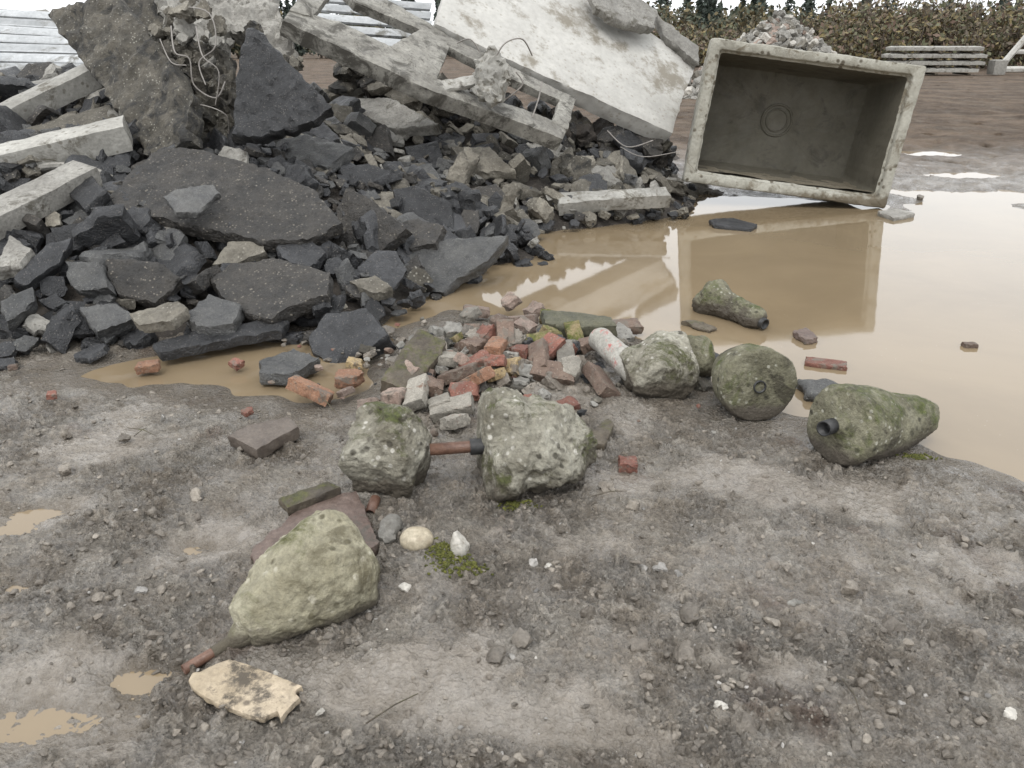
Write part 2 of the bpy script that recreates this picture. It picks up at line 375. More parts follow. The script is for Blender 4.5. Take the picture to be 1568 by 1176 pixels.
T_PEB=[ico(2,.4,7,(random.uniform(.8,1.3),1,random.uniform(.5,.8))) for _ in range(20)]
T_PEB3=[ico(3,.35,10,(random.uniform(.8,1.2),1,random.uniform(.6,.9)),.14) for _ in range(12)]
def inst(mb,T,pos,scale,normal,spin,mat,sc3=None):
    v,f=T; B=basis(normal,spin); vv=v*scale if sc3 is None else v*np.array(sc3)
    mb.add(vv@B+np.array(pos),f,mat)
# ------------------------------------------------------------ ground sheet
def build_ground():
    th_f=np.arange(-.76,.76,.0021); th=np.r_[np.linspace(-math.pi,-.78,60),th_f,np.linspace(.78,math.pi,60)]
    rr=[.02,.2,.4,.6,.8,.95]
    r=1.0
    while r<9: rr.append(r); r*=1.0022 if r<4.5 else 1.0042
    while r<60: rr.append(r); r*=1.009
    while r<2500: rr.append(r); r*=1.12
    rr=np.array(rr); Rr,T=np.meshgrid(rr,th,indexing='ij'); x=Rr*np.sin(T); y=Rr*np.cos(T)
    h,mask,sd=ground_h(x,y)
    h0,_,_=ground_h(x,y,False)
    nr,nt_=x.shape; V=np.c_[x.ravel(),y.ravel(),h.ravel()]
    i=np.arange(nr-1)[:,None]*nt_+np.arange(nt_-1)[None,:]; i=i.ravel()
    Fc=np.c_[i,i+1,i+nt_+1,i+nt_][:, ::-1]
    mb=MB(); mb.add(V,Fc,GND); o=mb.obj('muddy_ground',sharp=0)
    me=o.data
    wet=np.clip(1-sstep(.0,.026,h),0,1)
    wet=np.maximum(wet,.3*sstep(.1,.40,fbm(x,y,.9,3,61)))
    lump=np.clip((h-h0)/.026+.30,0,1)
    sl=slick_sheen(x,y)*(1-sstep(5,8,np.hypot(x,y)))*sstep(.1,.5,sd)
    for n,a in (('wet',wet),('rough',mask),('lump',lump),('slick_sheen',sl)):
        at=me.attributes.new(n,'FLOAT','POINT'); 
        if len(me.vertices)==a.size: at.data.foreach_set('value',a.ravel().astype(np.float32))
        else: print('VERT MISMATCH')
    print('ground verts',len(me.vertices))
build_ground()
mb=MB(); mb.add([(-14,.5,0),(40,.5,0),(40,36,0),(-14,36,0)],[[0,1,2,3]],WATER); mb.obj('muddy_puddle',sharp=0)
def scatter():
    mb=MB(); N=14000
    Y=np.exp(rng.uniform(math.log(1.1),math.log(6.5),N)); X=rng.uniform(-.85,.85,N)*Y
    h,mask,sd=ground_h(X,Y); md=-sdist(X,Y,MND)
    for i in range(N):
        if sd[i]<.10 or md[i]>.1: continue
        if rng.random()>.08+mask[i]*.8: continue
        s=.0025+.013*rng.random()**3.4
        if rng.random()<.015: s*=1.8
        q=rng.random(); mat=CLOD if q<.91 else (PEB if q<.99 else PEBL)
        if mat is not CLOD: s*=.6
        inst(mb,T_PEB[i%20],(X[i],Y[i],h[i]+s*.05),s,(rng.normal()*.4,rng.normal()*.4,1),rng.random()*6.28,mat)
    mb.obj('gravel_and_mud_clods',sharp=50)
    mb=MB()
    for (u,v,s,m) in [(1010,870,.022,PEB),(1040,880,.022,PEB),(985,872,.018,PEB),(1220,925,.028,CONCG),(1365,960,.035,CLOD),(1490,975,.04,CLOD),(1060,940,.04,CLOD),(1140,1108,.036,CLOD),(1105,1082,.02,PEBL),(1545,1095,.022,PEBL),(815,862,.018,PEB),(840,868,.016,PEBL),(60,850,.025,CLOD),(100,720,.03,CLOD),(150,915,.025,CLOD),(215,905,.02,PEB),(235,785,.028,CLOD),(100,665,.03,CLOD),(800,980,.035,CLOD),(760,1005,.035,CLOD),(900,940,.03,CLOD),(1050,1000,.035,CLOD),(980,990,.03,CLOD),(1300,900,.03,CLOD),(1180,870,.028,CLOD),(970,775,.03,CLOD),(930,745,.03,CLOD),(620,900,.018,PEBL),(250,640,.02,PEB),(190,670,.025,CLOD),(300,760,.03,CLOD),(490,1090,.012,PEBL)]:
        p=W(u,v,.045); inst(mb,random.choice(T_PEB3),p[:],s,(random.uniform(-.3,.3),random.uniform(-.3,.3),1),random.random()*6,m)
    mb.obj('loose_stones',sharp=35)
scatter()
# ------------------------------------------------------------ rubble pile
def mnormal(x,y):
    e=.15; a=np.array([x+e,x-e,x,x]); b=np.array([y,y,y+e,y-e]); m=mound(a,b)
    return Vector((-(m[0]-m[1])/(2*e),-(m[2]-m[3])/(2*e),1)).normalized()
def pile():
    mb=MB()
    gx,gy=np.meshgrid(np.arange(-11,3.2,.05),np.arange(3.5,13,.05)); z=mound(gx,gy)-.08+.03*fbm(gx,gy,.12,2,3)
    z=np.where(-sdist(gx,gy,MND)<.02,-.15,z)
    nr,nc=gx.shape; i=(np.arange(nr-1)[:,None]*nc+np.arange(nc-1)[None,:]).ravel()
    mb.add(np.c_[gx.ravel(),gy.ravel(),z.ravel()],np.c_[i,i+1,i+nc+1,i+nc],DIRT)
    N=3000; cnt=0
    while cnt<N:
        x=rng.uniform(-8.5,2.2); y=rng.uniform(3.6,10.5)
        if abs(x)>.78*y+.4: continue
        a=np.array([x]);b=np.array([y]); d=float(-sdist(a,b,MND)[0])
        if d<.02: continue
        if y>7.6 and rng.random()<.35: continue
        cnt+=1
        s=.06+.20*rng.random()**2.0
        if cnt>1300: s=.025+.07*rng.random()
        s=min(s,.06+d*.4)
        z=float(mound(a,b)[0]); n=mnormal(x,y)
        tilt=.30 if rng.random()<.5 else .9
        n=(n+Vector((rng.normal()*tilt,rng.normal()*tilt-.1,rng.normal()*.1))).normalized()
        if n.z<.1: n.z=.1
        pc=.06+.5*float(sstep(5.8,7.6,y))*(1 if x>-1.6 else .45)
        if x>-.6 and y>6.6: pc=max(pc,.6)
        q=rng.random()
        if q<pc: mat=random.choice([CONCB,CONCB,CONCB,CONCG,SLABM])
        else: mat=random.choice([ASPH,ASPH,ASPH,ASPH,ASPHL,ASPHT])
        T=T_BIG[cnt%14] if rng.random()<.3 else T_ASPH[cnt%26]
        inst(mb,T,(x,y,z+s*.05+rng.random()*.08*(s>.06)),s,n,rng.random()*6.28,mat)
    for (u,v,s,m) in [(930,325,.09,ASPH),(900,328,.08,ASPH),(1000,325,.10,ASPH),(1030,330,.10,ASPH),(975,335,.07,ASPH),(870,330,.07,ASPH),(820,378,.1,ASPH),(800,405,.1,ASPH),(770,385,.12,ASPH),(720,430,.09,ASPH),(830,405,.06,ASPH),(705,415,.08,ASPH),
                      (905,265,.14,CONCG),(940,270,.12,CONCB),(985,265,.1,CONCB),(820,340,.1,CONCG),(870,290,.13,CONCB),(1005,245,.1,CONCB),(1070,292,.17,CONCB),(1100,298,.12,CONCB),(790,330,.12,CONCB),(830,300,.12,CONCB),(900,300,.09,CONCG),(760,310,.13,CONCB),(925,262,.16,CONCG),
                      (450,515,.07,ASPH),(140,545,.13,ASPH),(210,520,.12,ASPH),(170,500,.12,ASPHL),(20,500,.15,ASPH),(10,560,.09,ASPH),(330,500,.1,ASPH)]:
        p=L(u,v); inst(mb,random.choice(T_BIG if random.random()<.7 else T_ASPH),(p.x,p.y,p.z+s*.25),s,(random.uniform(-.4,.4),random.uniform(-.5,.2),1),random.random()*6,m)
    mb.obj('asphalt_rubble_pile',sharp=32)
pile()
A=[
 ([(168,302),(200,262),(245,226),(300,228),(410,258),(480,290),(522,340),(470,366),(400,368),(330,352),(250,335),(180,322)],(.05,-.42,.9),.30,.10,ASPHT),
 ([(250,300),(275,288),(325,283),(335,295),(300,325),(270,325)],(.08,-.45,.9),.48,.05,ASPHL),
 ([(322,425),(350,405),(420,395),(505,415),(500,450),(440,470),(415,488),(380,480),(340,455)],(.05,-.35,.9),.27,.10,ASPHT),
 ([(595,385),(700,365),(778,360),(745,400),(700,425),(680,448),(620,440),(600,410)],(-.1,-.5,.85),.25,.10,ASPHL),
 ([(515,320),(530,288),(560,300),(622,350),(600,370),(570,395),(515,370)],(-.3,-.7,.6),.26,.10,ASPHT),
 ([(472,515),(500,480),(560,470),(590,510),(560,535),(510,558),(480,540)],(-.1,-.55,.8),.22,.16,ASPH),
 ([(235,525),(300,505),(400,490),(440,490),(430,505),(330,522),(245,540)],(.1,-.25,.95),.18,.06,ASPH),
 ([(398,552),(450,535),(488,548),(450,570),(400,570)],(0,-.15,1),.08,.07,ASPHL),
 ([(602,290),(640,285),(690,310),(695,355),(650,350),(610,330)],(.15,-.7,.6),.27,.09,ASPH),
 ([(415,215),(470,205),(540,225),(500,255),(430,240)],(.1,-.5,.8),.27,.1,ASPHL),
 ([(545,150),(600,150),(672,190),(600,197),(555,175)],(0,-.5,.8),.3,.12,CONCG),
 ([(605,258),(660,250),(685,290),(630,292),(610,275)],(.1,-.5,.8),.28,.08,ASPHL),
 ([(285,480),(320,450),(370,465),(355,495),(300,500)],(-.1,-.4,.9),.23,.09,ASPHL),
 ([(160,395),(240,400),(272,425),(240,465),(180,450),(165,420)],(0,-.6,.8),.26,.1,ASPHT),
 ([(100,400),(150,400),(165,440),(120,445),(105,430)],(-.1,-.6,.8),.25,.1,ASPHL),
 ([(20,425),(70,375),(110,365),(90,400),(40,437)],(.3,-.5,.8),.26,.09,ASPH),
 ([(0,460),(50,440),(55,460),(10,490)],(.2,-.4,.8),.22,.09,ASPHL),
 ([(65,520),(80,485),(110,465),(122,490),(100,537)],(.6,-.6,.6),.2,.09,ASPH),
 ([(200,480),(270,460),(287,470),(260,490),(210,497)],(-.1,-.3,.9),.25,.07,CONCB),
 ([(325,405),(350,370),(400,368),(407,385),(360,402)],(.1,-.6,.8),.27,.10,CONCB),
 ([(425,375),(460,360),(500,385),(470,410),(430,395)],(.1,-.4,.9),.24,.09,ASPH),
 ([(-10,410),(15,360),(48,382),(30,405)],(.1,-.5,.9),.27,.1,CONCG),
 ([(600,345),(640,335),(680,345),(665,372),(620,380)],(-.1,-.5,.8),.26,.08,ASPHT),
 ([(520,260),(560,250),(600,262),(590,300),(540,295)],(.2,-.6,.7),.27,.1,ASPH),
 ([(700,290),(760,282),(790,312),(740,325)],(0,-.6,.8),.25,.1,ASPHT),
 ([(620,225),(670,215),(680,250),(630,255)],(0,-.6,.8),.28,.1,ASPH),
 ([(560,200),(590,190),(597,232),(562,236)],(-.3,-.7,.6),.3,.1,ASPHT),
 ([(455,190),(485,178),(520,210),(500,218),(465,205)],(0,-.5,.8),.3,.08,ASPH),
 ([(100,290),(140,270),(160,290),(130,320)],(0,-.5,.8),.28,.09,ASPH),
 ([(535,430),(575,420),(600,440),(570,448)],(0,-.3,.9),.22,.08,CONCB),
 ([(120,470),(180,462),(205,490),(150,508)],(0,-.5,.8),.22,.09,ASPHL),
 ([(690,225),(750,225),(790,262),(720,262)],(0,-.5,.8),.27,.09,CONCB),
]
for i,(uv,n,l,th,m) in enumerate(A):
    a=L(*cen(uv)); 
    if i>1: n=(n[0]+random.gauss(0,.10),n[1]+random.gauss(0,.10),n[2])
    slab_obj('broken_asphalt_slab' if m in(ASPH,ASPHT,ASPHL) else 'dark_sheet',uv,n,a,l*.75,th,m,sp=.024,rough=.014,edgej=.013,bev=.12)
slab_obj('broken_asphalt_slab',[(378,42),(400,50),(455,110),(507,165),(470,190),(400,208),(357,205),(362,120)],(.15,-.85,.5),D(420,200,6.1),.0,.14,ASPH,sp=.028,rough=.03,edgej=.02,bev=.12)
slab_obj('dark_sheet',[(68,20),(100,8),(170,-12),(215,40),(262,95),(290,150),(287,215),(245,247),(222,235),(150,125)],(-.35,-.75,.55),L(250,235),.2,.16,SLABM,sp=.035,rough=.035,edgej=.028)
a=D(300,60,7.6)
slab_obj('dark_sheet',[(235,5),(262,-40),(400,-40),(455,85),(440,98),(395,60),(350,40),(330,95),(280,60)],(.1,-.8,.55),a,0,.22,CONCG,sp=.035,rough=.05,edgej=.05)
slab_obj('dark_sheet',[(275,60),(340,75),(358,190),(335,235),(290,228),(262,170)],(.0,-.9,.4),D(310,200,6.6),0,.3,SLABM,sp=.03,rough=.09,edgej=.05)
slab_obj('dark_sheet',[(165,-20),(240,-30),(262,30),(270,110),(225,50)],(.1,-.8,.5),D(230,60,7.6),0,.2,SLABM,sp=.04,rough=.03,edgej=.03)
mb=MB()
for i in range(90):
    u,v=random.choice([(270,150),(300,60),(320,210),(250,60),(430,110)]); p=D(u+random.gauss(0,22),v+random.gauss(0,28),6.75+random.random()*.2)
    inst(mb,random.choice(T_BIG),p[:],random.uniform(.03,.10),(random.gauss(0,.5),-1,random.gauss(.5,.5)),random.random()*6,random.choice([CONCG,CONCB,SLABM]))
mb.obj('crumbled_concrete',sharp=35)
def plane3(a,b,c):
    n=(b-a).cross(c-a).normalized(); return n if n.dot(CAM-a)>0 else -n
pa,pb,pc=D(672,38,8.5),D(1032,200,9.0),D(1068,95,10.3)
slab_obj('concrete_wall_panel',[(700,-70),(668,35),(790,95),(870,130),(1030,203),(1045,150),(1068,95),(990,45),(925,0),(870,-40)],plane3(pa,pb,pc),pa,0,.20,CONC,sp=.045,rough=.004,edgej=.014)
slab_obj('concrete_wall_panel',[(900,-30),(950,-20),(1008,15),(1000,40),(960,35),(915,8)],plane3(pa,pb,pc),D(960,20,9.9),.05,.12,CONCG,sp=.04,rough=.02,edgej=.03)
slab_obj('dark_sheet',[(1005,20),(1070,70),(1068,95),(1020,55)],(.1,-.7,.6),D(1040,60,10.2),0,.15,CONCG,sp=.04,rough=.02,edgej=.03)
fa,fb,fc=D(437,25,7.4),D(868,200,7.9),D(880,150,8.6); fn=plane3(fa,fb,fc)
mb=MB()
for j,(uv,t_) in enumerate([([(434,30),(446,12),(520,32),(600,70),(668,118),(760,152),(850,184),(868,198),(862,212),(760,172),(655,135),(540,80)],.15),
   ([(528,-14),(556,-24),(650,30),(684,52),(780,100),(880,148),(872,158),(765,112),(690,72),(650,46),(545,3)],.09),
   ([(598,70),(650,40),(690,66),(668,122)],.10),
   ([(860,146),(882,149),(870,197),(846,186)],.10),
   ([(444,14),(490,-40),(520,-30),(478,24)],.10),
   ([(738,92),(762,104),(744,150),(720,138)],.10)]):
    surf_slab(mb,uv,fn,fa,.004*j,t_,FRAME,sp=.032,rough=.008,edgej=.010)
mb.obj('concrete_frame_panel',sharp=35)
mb=MB()
for i in range(260):
    u=random.uniform(520,1020); v=75+(u-480)*.27+random.uniform(-25,60); p=D(u,v,random.uniform(8.9,9.4))
    inst(mb,random.choice(T_BIG+T_ASPH),(p.x,p.y,max(.1,p.z-.12)),random.uniform(.08,.26),(random.gauss(0,.5),-.6,1),random.random()*6,random.choice([ASPH,ASPHT,SLABM,CONCB,DIRT]))
mb.obj('dark_rubble',sharp=35)
mb=MB(); surf_slab(mb,[(728,92),(750,72),(765,78),(778,115),(768,150),(742,152),(728,130)],(-.1,-.9,.35),D(750,120,7.5),0,.16,CONCD,sp=.025,rough=.05,edgej=.04)
surf_slab(mb,[(660,128),(725,112),(735,122),(680,137)],(-.1,-.5,.8),D(700,125,7.6),0,.06,CONCD,sp=.03,rough=.02,edgej=.02); mb.obj('broken_concrete_lump')
la=L(940,296)
slab_obj('concrete_lintel',[(850,294),(930,290),(1020,285),(1027,298),(940,303),(858,311)],(0,-.35,.93),la,.20,.14,CONCD,sp=.035,rough=.006,edgej=.012)
mb=MB()
beam(mb,D(-80,268,5.7),D(196,202,6.1),.26,.20,CONCD,up=(0,-.25,1)); mb.obj('concrete_beam')
mb=MB(); beam(mb,D(-80,222,6.5),D(142,114,7.3),.2,.18,CONCD,up=(0,-.3,1)); mb.obj('concrete_beam')
mb=MB(); beam(mb,D(-80,372,4.6),D(135,264,5.5),.24,.15,CONCG,up=(0,-.3,1)); mb.obj('concrete_beam')
mb=MB(); beam(mb,D(-80,170,7.2),D(120,132,8.0),.4,.14,CONCG,up=(0,-.3,1)); mb.obj('concrete_beam')
slab_obj('dark_sheet',[(-40,225),(0,205),(165,158),(178,180),(0,232)],(0,-.5,.85),D(80,200,6.6),0,.1,CONCB,sp=.05)  # dark sheet across the gap between the beams
mb=MB()
c=D(165,300,5.8)
for k_,rr_ in enumerate((.36,.29,.22)):
    pts=[c+Vector((-.30+math.cos(t)*rr_*1.2,.05*k_,math.sin(t)*rr_*.6)) for t in np.linspace(.4,2.2,14)]
    tube(mb,pts,.028,CONCG,8)
mb.obj('concrete_ring_segment')
mb=MB()
for i,(v0,v1,Y0,Y1) in enumerate([(24,44,10.2,10.0),(36,56,9.9,9.8),(52,66,9.6,9.6),(68,78,9.2,9.3),(84,92,8.9,9.0),(102,104,8.6,8.8),(120,116,8.2,8.6),(10,30,10.6,10.3)]):
    p,q=D(-150,v0,Y0),D(150+random.randint(-20,40),v1,Y1)
    beam(mb,p,q,.17,.05,METAL,sp=.08,up=(0,-.5,1),rough=.003,edgej=.003); 
    o=Vector((0,-.075,-.05)); beam(mb,p+o,q+o,.03,.09,METAL,sp=.08,up=(0,-.5,1),rough=.002,edgej=.002)
for i,(v0,v1) in enumerate([(-6,10),(8,24),(24,38),(40,54),(54,70)]):
    beam(mb,D(455,v0,10.6-i*.25),D(660,v1,10.6-i*.25),.17,.05,METAL,sp=.08,up=(0,-.5,1),rough=.003,edgej=.003)
mb.obj('steel_channel_stack',sharp=30)
slab_obj('dark_sheet',[(-20,22),(70,12),(80,20),(-20,34)],(0,-.4,.9),D(30,26,10.9),0,.12,CONCG,sp=.06)
mb=MB()
def wire(pts,r=.008,m=WIRE):
    P=[D(*p) for p in pts]; out=[]
    for i in range(len(P)-1):
        p0=P[max(i-1,0)];p1=P[i];p2=P[i+1];p3=P[min(i+2,len(P)-1)]
        for t in np.linspace(0,1,7)[:-1]:
            out.append(.5*((2*p1)+(p2-p0)*t+(2*p0-5*p1+4*p2-p3)*t*t+(3*p1-p0-3*p2+p3)*t**3))
    out.append(P[-1]); tube(mb,out,r,m,6)
wire([(262,40,6.6),(268,80,6.4),(290,90,6.4),(297,130,6.4),(330,150,6.4),(345,125,6.5)],.006)
wire([(300,40,6.6),(310,85,6.4),(335,110,6.4),(330,160,6.4)],.005)
wire([(285,180,6.4),(300,160,6.3),(345,175,6.3),(350,205,6.4)],.005)
wire([(245,60,6.7),(262,95,6.5),(285,100,6.4)],.005)
wire([(275,10,6.8),(320,20,6.6),(330,70,6.5),(305,95,6.5),(315,130,6.4)],.005)
wire([(790,110,7.6),(800,130,7.6),(770,155,7.6)],.007); wire([(830,125,7.8),(825,150,7.7),(815,180,7.6)],.007)
wire([(760,85,7.4),(775,65,7.4),(800,60,7.5),(815,85,7.6)],.007); wire([(735,80,7.4),(720,60,7.4),(700,66,7.5)],.006)
wire([(930,200,8.6),(960,225,8.4),(1000,215,8.5)],.006); wire([(950,225,8.5),(985,240,8.4),(1040,232,8.5)],.005)
mb.obj('rebar_wires',sharp=0)
# ------------------------------------------------------------ concrete vault
def vault():
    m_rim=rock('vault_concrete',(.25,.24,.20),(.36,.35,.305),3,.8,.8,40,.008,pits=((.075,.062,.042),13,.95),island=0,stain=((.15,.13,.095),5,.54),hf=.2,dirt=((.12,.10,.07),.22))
    m_in=rock('vault_interior_shaded',(.080,.073,.054),(.108,.099,.076),2.0,.75,.3,40,.004,island=0,stain=((.062,.056,.043),3,.54),hf=.12)  # dark olive grey, with recess shade partly put into the colour
    w,h=2.17,1.42
    def loop(hw,hh,r,y,n=8):
        out=[]
        for cx,cz,a0 in ((hw-r,hh-r,0),(-hw+r,hh-r,90),(-hw+r,-hh+r,180),(hw-r,-hh+r,270)):
            for i in range(n+1):
                a=R(a0+90*i/n); out.append((cx+math.cos(a)*r,cz+math.sin(a)*r))
        res=[]
        for i in range(len(out)):
            p=np.array(out[i]);q=np.array(out[(i+1)%len(out)]); res.append(tuple(p))
            if i%(n+1)==n:
                for t in np.linspace(0,1,50)[1:-1]: res.append(tuple(p+(q-p)*t))
        V=[]
        for (x,z) in res:
            nv=noise.noise_vector(Vector((x*4,y*4,z*4)))*.007+noise.noise_vector(Vector((x*22,y*22,z*22)))*.006
            V.append((x+nv.x,y+nv.y,z+nv.z))
        return V
    hw,hh=w/2,h/2
    loops=[(hw-.14,hh-.12,.04,1.05),(hw-.13,hh-.11,.04,1.02),(hw-.09,hh-.08,.04,.5),(hw-.06,hh-.05,.03,.16),(hw-.012,hh-.008,.03,.14),(hw,hh,.03,.125),(hw,hh,.03,.012),(hw-.010,hh-.010,.03,0),
           (hw-.095,hh-.085,.03,0),(hw-.105,hh-.095,.03,.01),(hw-.11,hh-.10,.03,.06),(hw-.13,hh-.12,.04,.07),(hw-.145,hh-.135,.05,.3),(hw-.165,hh-.155,.06,.6),(hw-.19,hh-.18,.06,.86),(hw-.21,hh-.20,.05,.90)]
    Ls=[loop(*l) for l in loops]; n=len(Ls[0]); V=[p for l in Ls for p in l]
    F1=[];F2=[]
    for i in range(len(Ls)-1):
        for j in range(n):
            q=[i*n+j,i*n+(j+1)%n,(i+1)*n+(j+1)%n,(i+1)*n+j][::-1]
            (F1 if i<11 else F2).append(q)
    e=bpy.data.objects.new('concrete_utility_vault',None); bpy.context.scene.collection.objects.link(e)
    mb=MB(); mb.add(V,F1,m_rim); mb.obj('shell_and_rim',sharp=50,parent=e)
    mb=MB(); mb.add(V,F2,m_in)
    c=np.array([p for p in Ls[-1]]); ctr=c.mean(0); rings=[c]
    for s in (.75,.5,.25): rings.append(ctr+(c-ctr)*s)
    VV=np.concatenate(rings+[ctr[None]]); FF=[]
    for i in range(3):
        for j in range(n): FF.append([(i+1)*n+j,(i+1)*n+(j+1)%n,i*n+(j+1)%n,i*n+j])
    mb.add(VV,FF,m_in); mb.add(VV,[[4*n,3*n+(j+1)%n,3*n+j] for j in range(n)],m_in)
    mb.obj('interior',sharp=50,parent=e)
    mb=MB(); c=np.array(Ls[0]); mb.add(np.r_[c,[[0,1.05,0]]],[[n,j,(j+1)%n] for j in range(n)],m_rim); mb.obj('base',parent=e)
    mb=MB()
    for rr_,tr in ((.17,.012),(.12,.008)):
        pts=[Vector((-.03+math.cos(t)*rr_,.893,.02+math.sin(t)*rr_)) for t in np.linspace(0,2*math.pi,49)]
        tube(mb,pts,tr,m_in,8,False)
    mb.obj('knockout',sharp=0,parent=e)
    mb=MB(); V=[];nx=40;ny=14
    for i in range(nx+1):
        for j in range(ny+1):
            x=-hw+.12+(w-.24)*i/nx; y=.09+.8*j/ny
            V.append((x,y,-hh+.132+.03*j/ny+.018*noise.noise(Vector((x*5,y*7,1)))+.02*max(0,i/nx-.5)))
    mb.add(V,[[i*(ny+1)+j,(i+1)*(ny+1)+j,(i+1)*(ny+1)+j+1,i*(ny+1)+j+1] for i in range(nx) for j in range(ny)],rock('silt_wet',(.14,.122,.09),(.18,.158,.12),6,.5,.4,40,.004,island=0)); mb.obj('silt',sharp=0,parent=e)
    e.location=(3.0,8.42,.845); e.rotation_euler=(R(-3),R(7.0),R(-4))
vault()
# ------------------------------------------------------------ pole footings
def footing(mb,p0,p1,prof,mat,lump=.02,seed=0,nseg=120,ns=90,cuts=0,cr=(.80,.95)):
    p0=Vector(p0);p1=Vector(p1); ax=(p1-p0); Lh=ax.length; ax.normalize(); a=ax.orthogonal().normalized(); b=ax.cross(a)
    S=[q[0] for q in prof]; Rr=[q[1] for q in prof]
    al=np.r_[0,np.cumsum(np.hypot(np.diff(np.array(S)*Lh),np.diff(Rr)))]; tt=np.linspace(0,al[-1],ns); ss=np.interp(tt,al,S); rs=np.interp(tt,al,Rr)
    for _ in range(2): rs[1:-1]=(rs[:-2]+rs[1:-1]*2+rs[2:])/4
    an=np.arange(nseg)*2*math.pi/nseg
    dr=np.cos(an)[:,None]*np.array(a[:])+np.sin(an)[:,None]*np.array(b[:])
    P=np.array(p0[:])+ss[:,None,None]*Lh*np.array(ax[:])+rs[:,None,None]*dr[None]
    P=P.reshape(-1,3); rg=np.random.default_rng(seed*13+1); c=P.mean(0)
    for _ in range(cuts):
        n=rg.normal(size=3); n/=np.linalg.norm(n)
        s=(P-c)@n; dd=s.max()*rg.uniform(*cr); ex=np.maximum(s-dd,0)*.95; P=P-ex[:,None]*n
    o=Vector((seed*7.7,seed*3.3,seed)); V=[]
    for idx,p in enumerate(P):
        i=idx//nseg; p=Vector(p); w=min(1,rs[i]/.05); d3=Vector(dr[idx%nseg])
        pit=noise.noise(p*38+o); pit=-max(0,pit-.22)*1.2
        d=noise.noise(p*4+o)*1.3+noise.noise(p*11+o)*.75+noise.noise(p*26+o)*.26+noise.noise(p*60+o)*.18+noise.noise(p*120+o)*.13+pit*.5
        q=p+(d3*w+ax*(.5-ss[i])*-.6)*d*lump; q.z=max(q.z,.0)
        V.append(q[:])
    Fc=[[i*nseg+j,i*nseg+(j+1)%nseg,(i+1)*nseg+(j+1)%nseg,(i+1)*nseg+j] for i in range(ns-1) for j in range(nseg)]
    mb.add(V,Fc,mat)
def pipe(mb,p,q,ro,ri,mat,n=18):
    p=Vector(p);q=Vector(q); t=(q-p).normalized(); a=t.orthogonal().normalized(); b=t.cross(a); V=[]
    seq=[(p,ro),(q,ro),(q,ri),(q-t*min(.08,(q-p).length*.8),ri),(q-t*min(.08,(q-p).length*.8),.0001)]
    for c,r in seq:
        for j in range(n): an=2*math.pi*j/n; V.append((c+(a*math.cos(an)+b*math.sin(an))*r)[:])
    mb.add(V,[[i*n+j,i*n+(j+1)%n,(i+1)*n+(j+1)%n,(i+1)*n+j] for i in range(4) for j in range(n)],mat)
mb=MB(); p0=W(545,838,.17);p1=W(362,968,.09)
footing(mb,p0,p1,[(0,0),(.0,.10),(.02,.145),(.10,.168),(.30,.168),(.5,.15),(.7,.122),(.86,.092),(.96,.07),(1.0,.0)],MOSSY,.02,1,170,130,cuts=12,cr=(.84,.97))
e1=W(352,985,.045); tube(mb,[p0.lerp(p1,.85),p0.lerp(p1,.97)+Vector((0,0,-.02)),e1,W(325,1000,.045)],[.05,.038,.022,.016],MOSSY,14); pipe(mb,W(330,997,.045),W(281,1026,.04),.015,.011,RUST)
mb.obj('concrete_pole_footing',sharp=0)
mb=MB(); p0=W(592,775,-.02)+Vector((0,.08,0)); 
footing(mb,p0,p0+Vector((.0,.03,.38)),[(0,0),(0,.09),(.12,.14),(.35,.185),(.62,.188),(.84,.16),(.96,.11),(1,.06),(1,0)],MOSSC,.026,2,150,120,cuts=15,cr=(.72,.92))
pipe(mb,W(575,764,.04),W(566,787,.03),.02,.015,RUST); mb.obj('concrete_pole_footing',sharp=0)
mb=MB(); p0=W(738,690,.20)+Vector((-.01,.05,.0)); p1=p0+Vector((.44,.07,-.03))
footing(mb,p0,p1,[(0,0),(0,.14),(.03,.19),(.10,.225),(.28,.232),(.35,.200),(.40,.190),(.48,.203),(.62,.20),(.76,.17),(.9,.13),(1,.08),(1,0)],MOSSC,.038,33,170,140,cuts=18,cr=(.80,.94))
pl=p0+Vector((.04,-.03,.01)); tube(mb,[pl,pl+Vector((-.075,-.01,0))],.031,BLACK,16); pipe(mb,pl+Vector((-.03,0,0)),pl+Vector((-.225,-.03,.0)),.024,.017,RUST,6)
mb.obj('concrete_pole_footing',sharp=0)
mb=MB(); p0=W(1000,628,-.02)+Vector((.03,.12,0))
footing(mb,p0+Vector((-.17,0,.15)),p0+Vector((.19,.03,.17)),[(0,0),(0,.08),(.08,.13),(.3,.165),(.6,.172),(.85,.15),(.97,.11),(1,0)],MOSSC,.028,4,cuts=15,cr=(.74,.92))
p=W(1078,600,0)+Vector((-.02,.12,.13)); footing(mb,p+Vector((-.06,0,.0)),p+Vector((.06,.04,0)),[(0,0),(0,.09),(.2,.12),(.8,.12),(1,.09),(1,0)],MOSSG,.02,5,80,50,cuts=5)
mb.obj('concrete_pole_footing',sharp=0)
mb=MB(); p0=W(1163,592,.185); ax=Vector((.12,-1,.12)).normalized()
footing(mb,p0,p0-ax*.34,[(0,0),(0,.08),(.0,.16),(.015,.182),(.10,.188),(.35,.175),(.7,.13),(1,.08),(1,0)],MOSSG,.012,6)
pipe(mb,p0-ax*.05,p0+ax*.008,.030,.024,BLACK); mb.obj('concrete_pole_footing',sharp=0)
mb=MB(); p0=W(1275,655,.165); p1=W(1428,638,.085)
footing(mb,p0,p1,[(0,0),(0,.11),(.015,.15),(.08,.168),(.3,.158),(.6,.132),(.85,.098),(.96,.07),(1,.03),(1,0)],MOSSG,.013,17,150,110,cuts=8,cr=(.88,.98))
